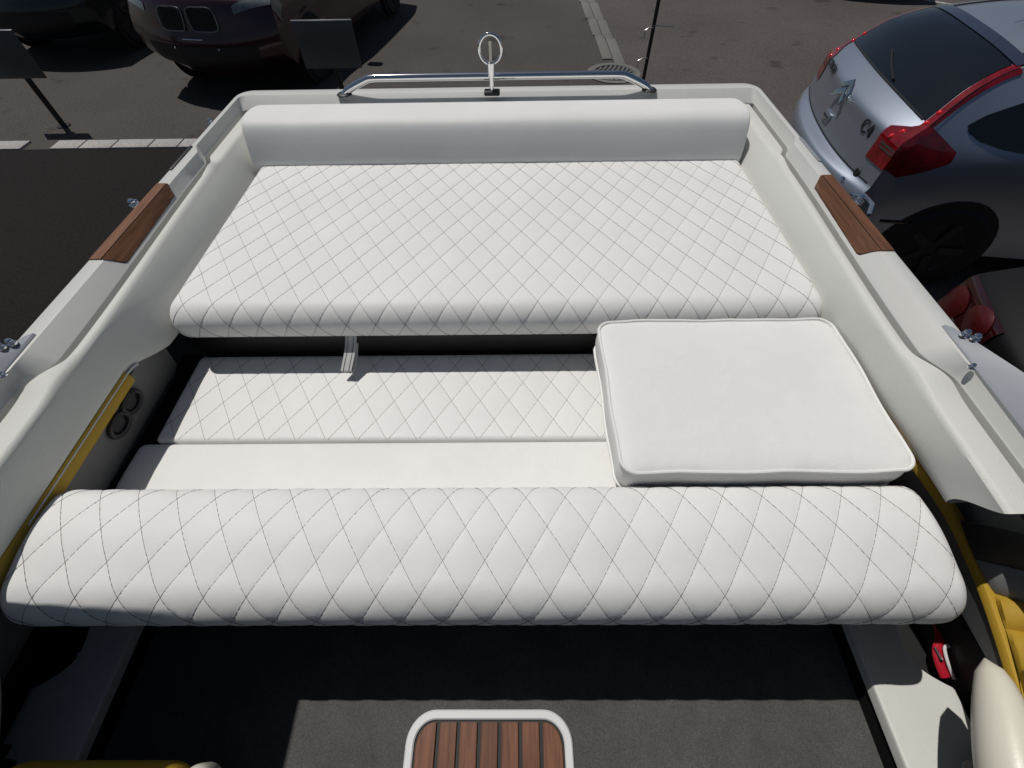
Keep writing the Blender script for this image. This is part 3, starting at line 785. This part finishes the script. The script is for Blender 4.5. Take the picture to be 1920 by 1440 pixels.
# chrome cover knobs
def knob(x, y, z, s=1.0, parent=boat, nm='cover_knob'):
    bm = bmesh.new(); lathe(bm, [(0, .016*s), (.006*s, .015*s), (.009*s, .011*s), (.008*s, .007*s), (.005*s, .004*s), (.011*s, .001*s), (.012*s, -.003*s)], 16, 'Z', (x, y, z)); return obj(nm, bm, M['chrome'], parent)
knob(-1.068, 1.225, GZ-.002, 1.1); knob(-1.074, 1.245, GZ-.012, .9); knob(-1.066, 1.78, GZ-.008, .9); knob(1.068, 1.31, GZ-.005, .9)
cl = knob(1.072, 1.20, GZ-.004, 1.2)
bm = bmesh.new(); tube(bm, [(1.066, 1.235, GZ-.004), (1.085, 1.21, GZ+.008), (1.09, 1.17, GZ+.004), (1.075, 1.14, GZ-.01)], .006, 8); obj('cover_hook', bm, M['chrome'], boat)
# windshield wings standing on the gunwale, with added shade panels above
for sg in (-1, 1):
    bm = bmesh.new()
    base = [(1.005, .705), (1.035, .700), (1.015, .20), (1.000, .20)]
    # inner edge along the gunwale, outer face rising and leaning outwards towards the bow
    P = []
    for k in range(13):
        u = k/12; y = .695 - .75*u; z = GZ + .001
        hgt = .004 + .16*u
        a0 = 1.018 - .008*u; a1 = 1.036 + .085*u**.9 
        P.append([Vector((sg*a0, y, z)), Vector((sg*(a0+.004), y, z+.004+hgt*.02)), Vector((sg*a1, y-.01, z+hgt)), Vector((sg*(a1+.004), y-.01, z+hgt-.003)), Vector((sg*(a0+.012), y, z-.001))])
    V = grid(bm, P, close_v=True); bm.faces.new(V[0]); bm.faces.new(V[-1])
    wg = obj('windshield_wing', bm, M['wing'], boat, 25)
    bm = bmesh.new()  # added unseen panel, shaped to throw shade on the left carpet
    q = [Vector((sg*a_, y, CH-h)) for a_, y, h in ((1.055, .215, .745), (.825, .408, .10), (.82, -.75, .10), (1.05, -.75, .745))]
    n_ = (q[1]-q[0]).cross(q[2]-q[0]).normalized()*.008
    grid(bm, [[q[0]-n_, q[1]-n_, q[1]+n_, q[0]+n_], [q[3]-n_, q[2]-n_, q[2]+n_, q[3]+n_]], close_v=True); ws = obj('shade_panel', bm, M['glass'], boat)
    bm = bmesh.new(); tube(bm, [q[0], q[1], q[2]], .011, 10); obj('shade_panel_frame', bm, M['steel'], ws)
    knob(sg*1.034, .655, GZ+.015, .8, wg, 'bolt'); knob(sg*1.043, .640, GZ+.019, .8, wg, 'bolt'); knob(sg*1.008, .575, GZ+.004, .6, wg, 'bolt')
bm = bmesh.new(); box(bm, (0, 0, 0), (.012, .07, .05), .003); o = obj('windshield_clip', bm, M['whitep'], boat); o.location = (1.115, .50, GZ+.09); o.rotation_euler = (.2, .5, .3)

# stern rail and stern light
yr, zr = 2.0, GZ
bm = bmesh.new()
tube(bm, catmull([(-.613, yr, zr-.004), (-.585, yr, zr+.018), (-.512, yr, zr+.049), (-.485, yr, zr+.055), (-.44, yr, zr+.056)], 6) + [Vector((.44, yr, zr+.056))] + catmull([(.46, yr, zr+.056), (.485, yr, zr+.055), (.512, yr, zr+.049), (.585, yr, zr+.018), (.613, yr, zr-.004)], 6), .0135, 16)
rl = obj('stern_rail', bm, M['chrome'], boat)
for sg in (-1, 1):
    bm = bmesh.new(); lathe(bm, [(0, .006), (.022, .006), (.028, .003), (.03, 0)], 20); o = obj('rail_foot', bm, M['rubber'], rl); o.location = (sg*.610, yr, zr)
lt = bpy.data.objects.new('stern_light', None); link(lt, boat); lt.location = (-.016, yr-.022, zr)
bm = bmesh.new(); box(bm, (0, 0, .008), (.062, .036, .016), .005, None, 3); obj('light_base', bm, M['rubber'], lt)
bm = bmesh.new(); tube(bm, [(0, 0, .012), (0, 0, .06), (0, 0, .102)], .0085, 14); tube(bm, [(0, 0, .058), (0, 0, .075), (0, 0, .108)], lambda u: .011+.005*u, 14); obj('light_stem', bm, M['chrome'], lt)
bm = bmesh.new(); tube(bm, [(.041*math.cos(2*PI*k/40), 0, .150+.046*math.sin(2*PI*k/40)) for k in range(40)], .0062, 12, True); obj('light_ring', bm, M['chrome'], lt)
bm = bmesh.new(); tube(bm, [(0, 0, .108), (0, 0, .172)], .0055, 10); obj('lamp', bm, M['cream'], lt)

# ------------------------------------------------------------------ cushions
QW, QH = .0815, .1275
def ribbon(bm, pts, nrm, side, wd=.0012):
    rows = []
    for p, n, s in zip(pts, nrm, side):
        rows.append([p - s*wd/2 - n*.0006, p + n*.0008, p + s*wd/2 - n*.0006])
    grid(bm, rows)

def cushion(name, label, cat, poly, radii, x0, x1, rend, qrange=None, qref=(0, 0), amp=.005, ds=.004, dx=.004, matn='vinyl', parent=None, pname='cover', group=None, wob=0):
    """a padded body: section poly (y, z) swept along x with rounded ends; diamonds are quilted into it between arc lengths qrange"""
    fine = fillet([Vector(p) for p in poly], radii, True, 14)
    prof, step = resample(fine, ds)
    N = len(prof)
    nr = []
    cx = sum((p.x for p in prof))/N; cy = sum((p.y for p in prof))/N
    for i in range(N):
        t = prof[(i+1) % N] - prof[(i-1) % N]; n = Vector((t.y, -t.x)).normalized()
        nr.append(n)
    if sum(n.dot(Vector((p.x-cx, p.y-cy))) for n, p in zip(nr, prof)) < 0: nr = [-n for n in nr]
    # arc length from first vertex
    # locate reference: arc length at y = qref[1] on the top
    iref = min(range(N), key=lambda i: abs(prof[i].x - qref[1]) + (0 if nr[i].y > .6 else 9))
    v_of = lambda i: (i-iref)*step
    if qrange: ia, ib = [min(range(N), key=lambda i, q=q: (prof[i]-Vector(q)).length) for q in qrange]
    def puff(x, v):
        a, b = (x-qref[0])/QW + v/QH, (x-qref[0])/QW - v/QH
        fa, fb = a-math.floor(a), b-math.floor(b)
        return amp*((math.sin(PI*fa)*math.sin(PI*fb))**.32 - .80)
    inq = set()
    if qrange:
        i = ia
        while True:
            inq.add(i)
            if i == ib: break
            i = (i+1) % N
    def point(x, i, off=0.):
        d = min(x-x0, x1-x)
        e = 0
        if d < rend: e = rend - math.sqrt(max(0, rend*rend - (rend-d)**2))
        h = 0
        if qrange and i in inq:
            k = min((i-ia) % N, (ib-i) % N)*step
            h = puff(x, v_of(i))*min(1, k/.012)*smooth(.0, .03, d)
        elif not qrange or True:
            h = 0
        h += wob*(math.sin(x*9+i*.02)+.6*math.sin(x*23+1.3))*.5 if wob else 0
        n = nr[i]; p = prof[i] + n*(h + off - e)
        return Vector((x, p.x, p.y)), Vector((0, n.x, n.y))
    xs = []; k = 0
    ne = 12
    for k in range(ne): xs.append(x0 + rend*(1-math.cos(PI/2*k/ne)))
    nm = int((x1-x0-2*rend)/dx); 
    for k in range(nm+1): xs.append(x0+rend + (x1-x0-2*rend)*k/nm)
    for k in range(ne-1, -1, -1): xs.append(x1 - rend*(1-math.cos(PI/2*k/ne)))
    bm = bmesh.new()
    V = grid(bm, [[point(x, i)[0] for i in range(N)] for x in xs], close_v=True)
    fan(bm, V[0]); fan(bm, V[-1])
    yc = cx; zc = min(p.y for p in prof)
    if parent is None:
        root = thing(name, label, cat, (XB, yc, zc), 0, group)
    else: root = parent
    off = Vector((0, root.location.y, root.location.z))
    for v in bm.verts: v.co -= off
    obj(pname, bm, M[matn], root, 75)
    if qrange:
        sb = bmesh.new(); L0 = v_of(ia) if ia <= iref else v_of(ia-N); L1 = L0 + ((ib-ia) % N)*step
        amax = (max(abs(x0-qref[0]), abs(x1-qref[0])))/QW + max(abs(L0), abs(L1))/QH
        for fam in (1, -1):
            for nline in range(-int(amax)-1, int(amax)+2):
                v = L0 + .002 + random.uniform(0, .004); slope = fam*QW/QH
                per = .0072*QH/math.hypot(QW, QH); ln = .00718*QH/math.hypot(QW, QH)
                while v < L1-.002:
                    pts, ns, ss = [], [], []
                    ok = True
                    for u in (0, .5, 1):
                        vv = v + ln*u; x = qref[0] + QW*nline - slope*vv
                        if not (x0+rend*.45 < x < x1-rend*.45): ok = False; break
                        i = int(round(vv/step + iref)) % N
                        p, n = point(x, i, .0004)
                        # sub-step interpolation
                        fr = vv/step + iref - round(vv/step + iref); p2, _ = point(x, (i + (1 if fr > 0 else -1)) % N, .0004)
                        p = p.lerp(p2, abs(fr))
                        pts.append(p-off); ns.append(n)
                    if ok:
                        tdir = (pts[2]-pts[0]).normalized(); s = tdir.cross(ns[1]).normalized()
                        ribbon(sb, pts, ns, [s, s, s])
                    v += per
        st = obj('stitching', sb, M['thread'], root, 80, False); st['kind'] = 'stuff'
    return root

# sun pad over the engine box: rear bottom, rear top, front top, front bottom
PADT = PADZ
sp = cushion('sun_pad', 'large white diamond quilted sun pad over the engine box, below the stern backrest', 'cushion',
        [(1.69, PADT-.10), (1.69, PADT), (.862, PADT+.002), (.868, PADT-.115)], [.036, .036, .062, .045], -.897, .918, .034,
        ((1.66, PADT), (.878, PADT-.10)), (.05, 1.291), .0023)
# pull strap hanging from the pad's front
bm = bmesh.new(); rws = []
path = catmull([(0, .880, PADT-.100), (-.002, .862, PADT-.118), (-.006, .836, PADT-.136), (-.014, .808, PADT-.158), (-.016, .800, PADT-.166), (-.012, .808, PADT-.170), (-.004, .842, PADT-.152), (0, .872, PADT-.125)], 5)
for p in path: rws.append([p+Vector((-.016, 0, 0)), p+Vector((-.0155, -.001, .0015)), p+Vector((.0155, -.001, .0015)), p+Vector((.016, 0, 0)), p+Vector((.0155, .001, -.0015)), p+Vector((-.0155, .001, -.0015))])
V = grid(bm, rws, close_v=True); bm.faces.new(V[0]); bm.faces.new(V[-1])
o = obj('pull_strap', bm, M['rope'], sp, 40); o.location = (-.405, -sp.location.y, -sp.location.z)
bm = bmesh.new()
for s in (-.008, .008):
    tube(bm, [p+Vector((s, -.0012, .0018)) for p in path[:22]], .0011, 6)
o2 = obj('strap_stripe', bm, M['thread'], o)

# lower bench seat
bs = cushion('bench_seat', 'low white diamond quilted bench seat in the well between sun pad and front bolster', 'cushion',
        [(.902, SEATZ-.09), (.902, SEATZ+.002), (.592, SEATZ+.001), (.592, SEATZ-.09)], [.022, .03, .012, .014], -.905, .88, .012,
        ((.884, SEATZ+.002), (.597, SEATZ)), (.05, .719), .0024, pname='quilted_cover')
cushion(None, None, None, [(.590, SEATZ-.10), (.590, SEATZ+.0015), (.50, SEATZ+.006), (.365, SEATZ+.004), (.36, SEATZ-.10)], [.03, .022, .2, .03, .03], -.945, .88, .022,
        None, (0, .5), 0, .006, .02, 'vinyl_plain', bs, 'plain_front_panel')

# front bolster
BZ = CH - .885
cushion('bolster', 'long white diamond quilted bolster nearest the camera, overhanging the cockpit floor', 'cushion',
        [(.402, BZ-.12), (.402, BZ-.004), (.30, BZ+.010), (.135, BZ-.020), (.148, BZ-.145)], [.045, .045, .3, .078, .034], -.928, .918, .032,
        ((.402, BZ-.06), (.165, BZ-.138)), (.008, .238), .0034)

# loose infill cushion with piped edges
IZ = CH - .855
ic = thing('infill_cushion', 'loose plain white cushion with piped edges laid across the right half of the well', 'cushion', (.528, .628, IZ-.09))
W2, D2 = .308, .219
def iout(r, inset, z, wv=0):
    P = rrect(-W2+inset, W2-inset, -D2+inset, D2-inset, r, 9)
    # slightly wider at the front and softly wavy edges
    return [Vector((x + .003*math.sin(y*30)*wv, y + .0022*math.sin(x*26)*wv, z + .0015*math.sin(x*21+y*17)*wv)) for x, y in dense(P)]
def dense(P):
    out = []
    for i in range(len(P)):
        a, b = Vector(P[i]), Vector(P[(i+1) % len(P)]); n = max(1, int((b-a).length/.02))
        for k in range(n): out.append(tuple(a.lerp(b, k/n)))
    return out
base = dense(rrect(-W2, W2, -D2, D2, .036, 9))
def ring(inset, z, wv=1.):
    out = []
    for x, y in base:
        k = 1 - inset/W2, 1 - inset/D2
        out.append(Vector((x*k[0] + .0015*math.sin(y*30)*wv*(1 if inset < .02 else 0), y*k[1] + .0022*math.sin(x*26)*wv*(1 if inset < .02 else 0), z + (.0016*math.sin(x*21+y*17) + .0008*math.sin(x*55))*wv)))
    return out
bm = bmesh.new(); rws = []
rws.append(ring(.19, .0)); rws.append(ring(.02, .0)); rws.append(ring(.0, .006))
for u in (.2, .4, .6, .8): rws.append(ring(-.004*math.sin(PI*u), .006+.074*u))
rws += [ring(.0, .080), ring(.003, .0832, .8), ring(.008, .0855, .5), ring(.016, .0875, .25), ring(.028, .0892, 0), ring(.045, .0903, 0), ring(.07, .0912, 0), ring(.11, .0920, 0), ring(.16, .0924, 0), ring(.20, .0925, 0)]
V = grid(bm, rws, close_v=True); fan(bm, V[0]); fan(bm, V[-1]); obj('cover', bm, M['vinyl_plain'], ic, 60)
for z in (.0835, .004):
    bm = bmesh.new(); tube(bm, [p + Vector((0, 0, 0)) for p in ring(-.0015, z)], .0042, 8, True); obj('piping', bm, M['vinyl_plain'], ic)
bm = bmesh.new(); box(bm, (.08+.528-XB, .63, (IZ-.095+SEATZ)/2), (.36, .26, IZ-.095-SEATZ), .004); obj('infill_support', bm, M['black_vinyl'], boat)

# stern backrest
bz = CH-.69
bm = bmesh.new()
sec = catmull([(1.657, PADT-.03), (1.657, PADT+.005), (1.663, PADT+.030), (1.678, PADT+.072), (1.696, PADT+.108), (1.716, PADT+.127), (1.750, PADT+.136), (1.81, PADT+.134), (1.875, PADT+.122), (1.925, PADT+.105)], 6)
sec = [(p.x, p.y) for p in [Vector((a[0], a[1])) for a in sec]] if False else [(a[0], a[1]) for a in sec]
rws = []
Nn = 60
xsb = [-.915 + .008*(1-math.cos(PI/2*k/6)) for k in range(6)] + [-.907 + 1.814*k/Nn for k in range(Nn+1)] + [.915 - .008*(1-math.cos(PI/2*k/6)) for k in range(5, -1, -1)]
for x in xsb:
    d = .915-abs(x); e = 0 if d > .008 else .008 - math.sqrt(max(0, .008**2-(.008-d)**2))
    row = []
    for i, (y, z) in enumerate(sec):
        a = sec[max(0, i-1)]; b = sec[min(len(sec)-1, i+1)]; t = Vector((b[0]-a[0], b[1]-a[1])).normalized(); n = Vector((-t.y, t.x))
        u = i/len(sec)
        k = 1 - .02*(1-u)
        h = .002*math.sin(x*11)*math.sin(u*PI)
        row.append(Vector((x*(.995+.012*u), y + n.x*(h-e), z + n.y*(h-e))))
    row.append(Vector((x*1.0, 1.935, PADT-.03)))
    rws.append(row)
V = grid(bm, rws, close_v=True); fan(bm, V[0]); fan(bm, V[-1])
br = thing('backrest', 'smooth white stern backrest cushion running the full width behind the sun pad', 'cushion', (XB, 1.78, PADT-.03))
for v in bm.verts: v.co -= Vector((0, 1.78, PADT-.03))
obj('cover', bm, M['vinyl'], br, 50)

# ------------------------------------------------------------------ floor hatch
hx, hy0, hy1 = 0.002, -.47, .012
hc = thing('floor_hatch', 'teak slatted floor hatch with a rounded white frame in the cockpit carpet', 'hatch', (XB+hx, (hy0+hy1)/2, FLZ))
D = (hy1-hy0)/2
def frame_ring(hw, hd, r, z): return [Vector((x, y, z)) for x, y in rrect(-hw, hw, -hd, hd, r, 10)]
bm = bmesh.new()
grid(bm, [frame_ring(.192, D, .066, -.002), frame_ring(.192, D, .066, .007), frame_ring(.189, D-.003, .063, .010), frame_ring(.176, D-.016, .051, .010), frame_ring(.173, D-.019, .048, .007), frame_ring(.173, D-.019, .048, -.002)], close_v=True)
obj('frame', bm, M['whitep'], hc)
bm = bmesh.new(); prism(bm, rrect(-.173, .173, -D+.019, D-.019, .048), -.002, .0025); obj('backing', bm, M['black'], hc)
IW, ID, IR = .168, D-.024, .044
for k in range(7):
    pw = 2*IW/7; xa, xb = -IW + pw*k + .0045, -IW + pw*(k+1) - .0045
    if k == 0: xa -= .0045
    if k == 6: xb += .0045
    top = []
    for j in range(9):
        x = xa + (xb-xa)*j/8; dxx = max(0, abs(x)-(IW-IR)); top.append((x, ID - (IR - math.sqrt(max(0, IR*IR-dxx*dxx)))))
    poly = [(x, -y) for x, y in top] + [(x, y) for x, y in reversed(top)]
    bm = bmesh.new(); prism(bm, poly, .0, .0085 + random.uniform(-.0004, .0006), .0012, 1); obj('teak_plank', bm, M['teak_dark'], hc)

# ------------------------------------------------------------------ loose items and front seat
it = thing('red_strap_bundle', 'small red and white strapped item lying in the dark side pocket on the right', 'strap', (.985, .118, ST-.035))
bm = bmesh.new(); tube(bm, catmull([(.012, -.045, .012), (.008, -.02, .02), (.012, .005, .026), (.03, .03, .03), (.04, .06, .03)], 5), .012, 10, flat=.6); obj('red_tube', bm, M['red'], it)
bm = bmesh.new(); tube(bm, catmull([(.024, -.05, .02), (.018, -.02, .032), (.02, .008, .040), (.028, .016, .043)], 5), .0035, 8); tube(bm, [(.028, .016, .043), (.05, .004, .04), (.072, -.008, .036)], .0042, 8); obj('white_cord', bm, M['whitep'], it)
bm = bmesh.new(); box(bm, (.052, .045, .040), (.032, .010, .006), .002, Matrix.Rotation(.45, 3, 'Z')); obj('white_tab', bm, M['whitep'], it)
bm = bmesh.new(); tube(bm, [(.006, .012, .03), (.006, -.012, .032), (.008, -.02, .02)], .004, 8); obj('buckle', bm, M['chrome'], it)

st = thing('front_seat', 'yellow edged seat at the bottom left corner, only its rounded top showing', 'seat', (-.755, -.225, FLZ))
zt = CH-1.0-FLZ
bm = bmesh.new(); box(bm, (0, 0, zt-.05), (.33, .32, .10), .04, None, 5); obj('cushion', bm, M['yellow'], st)
bm = bmesh.new(); box(bm, (.0, 0, (zt-.10)/2), (.28, .26, zt-.10), .02); obj('seat_base', bm, M['black_vinyl'], st)
bm = bmesh.new(); box(bm, (.185, -.0, zt-.055), (.05, .315, .08), .025, None, 4); obj('side_roll', bm, M['cream'], st)
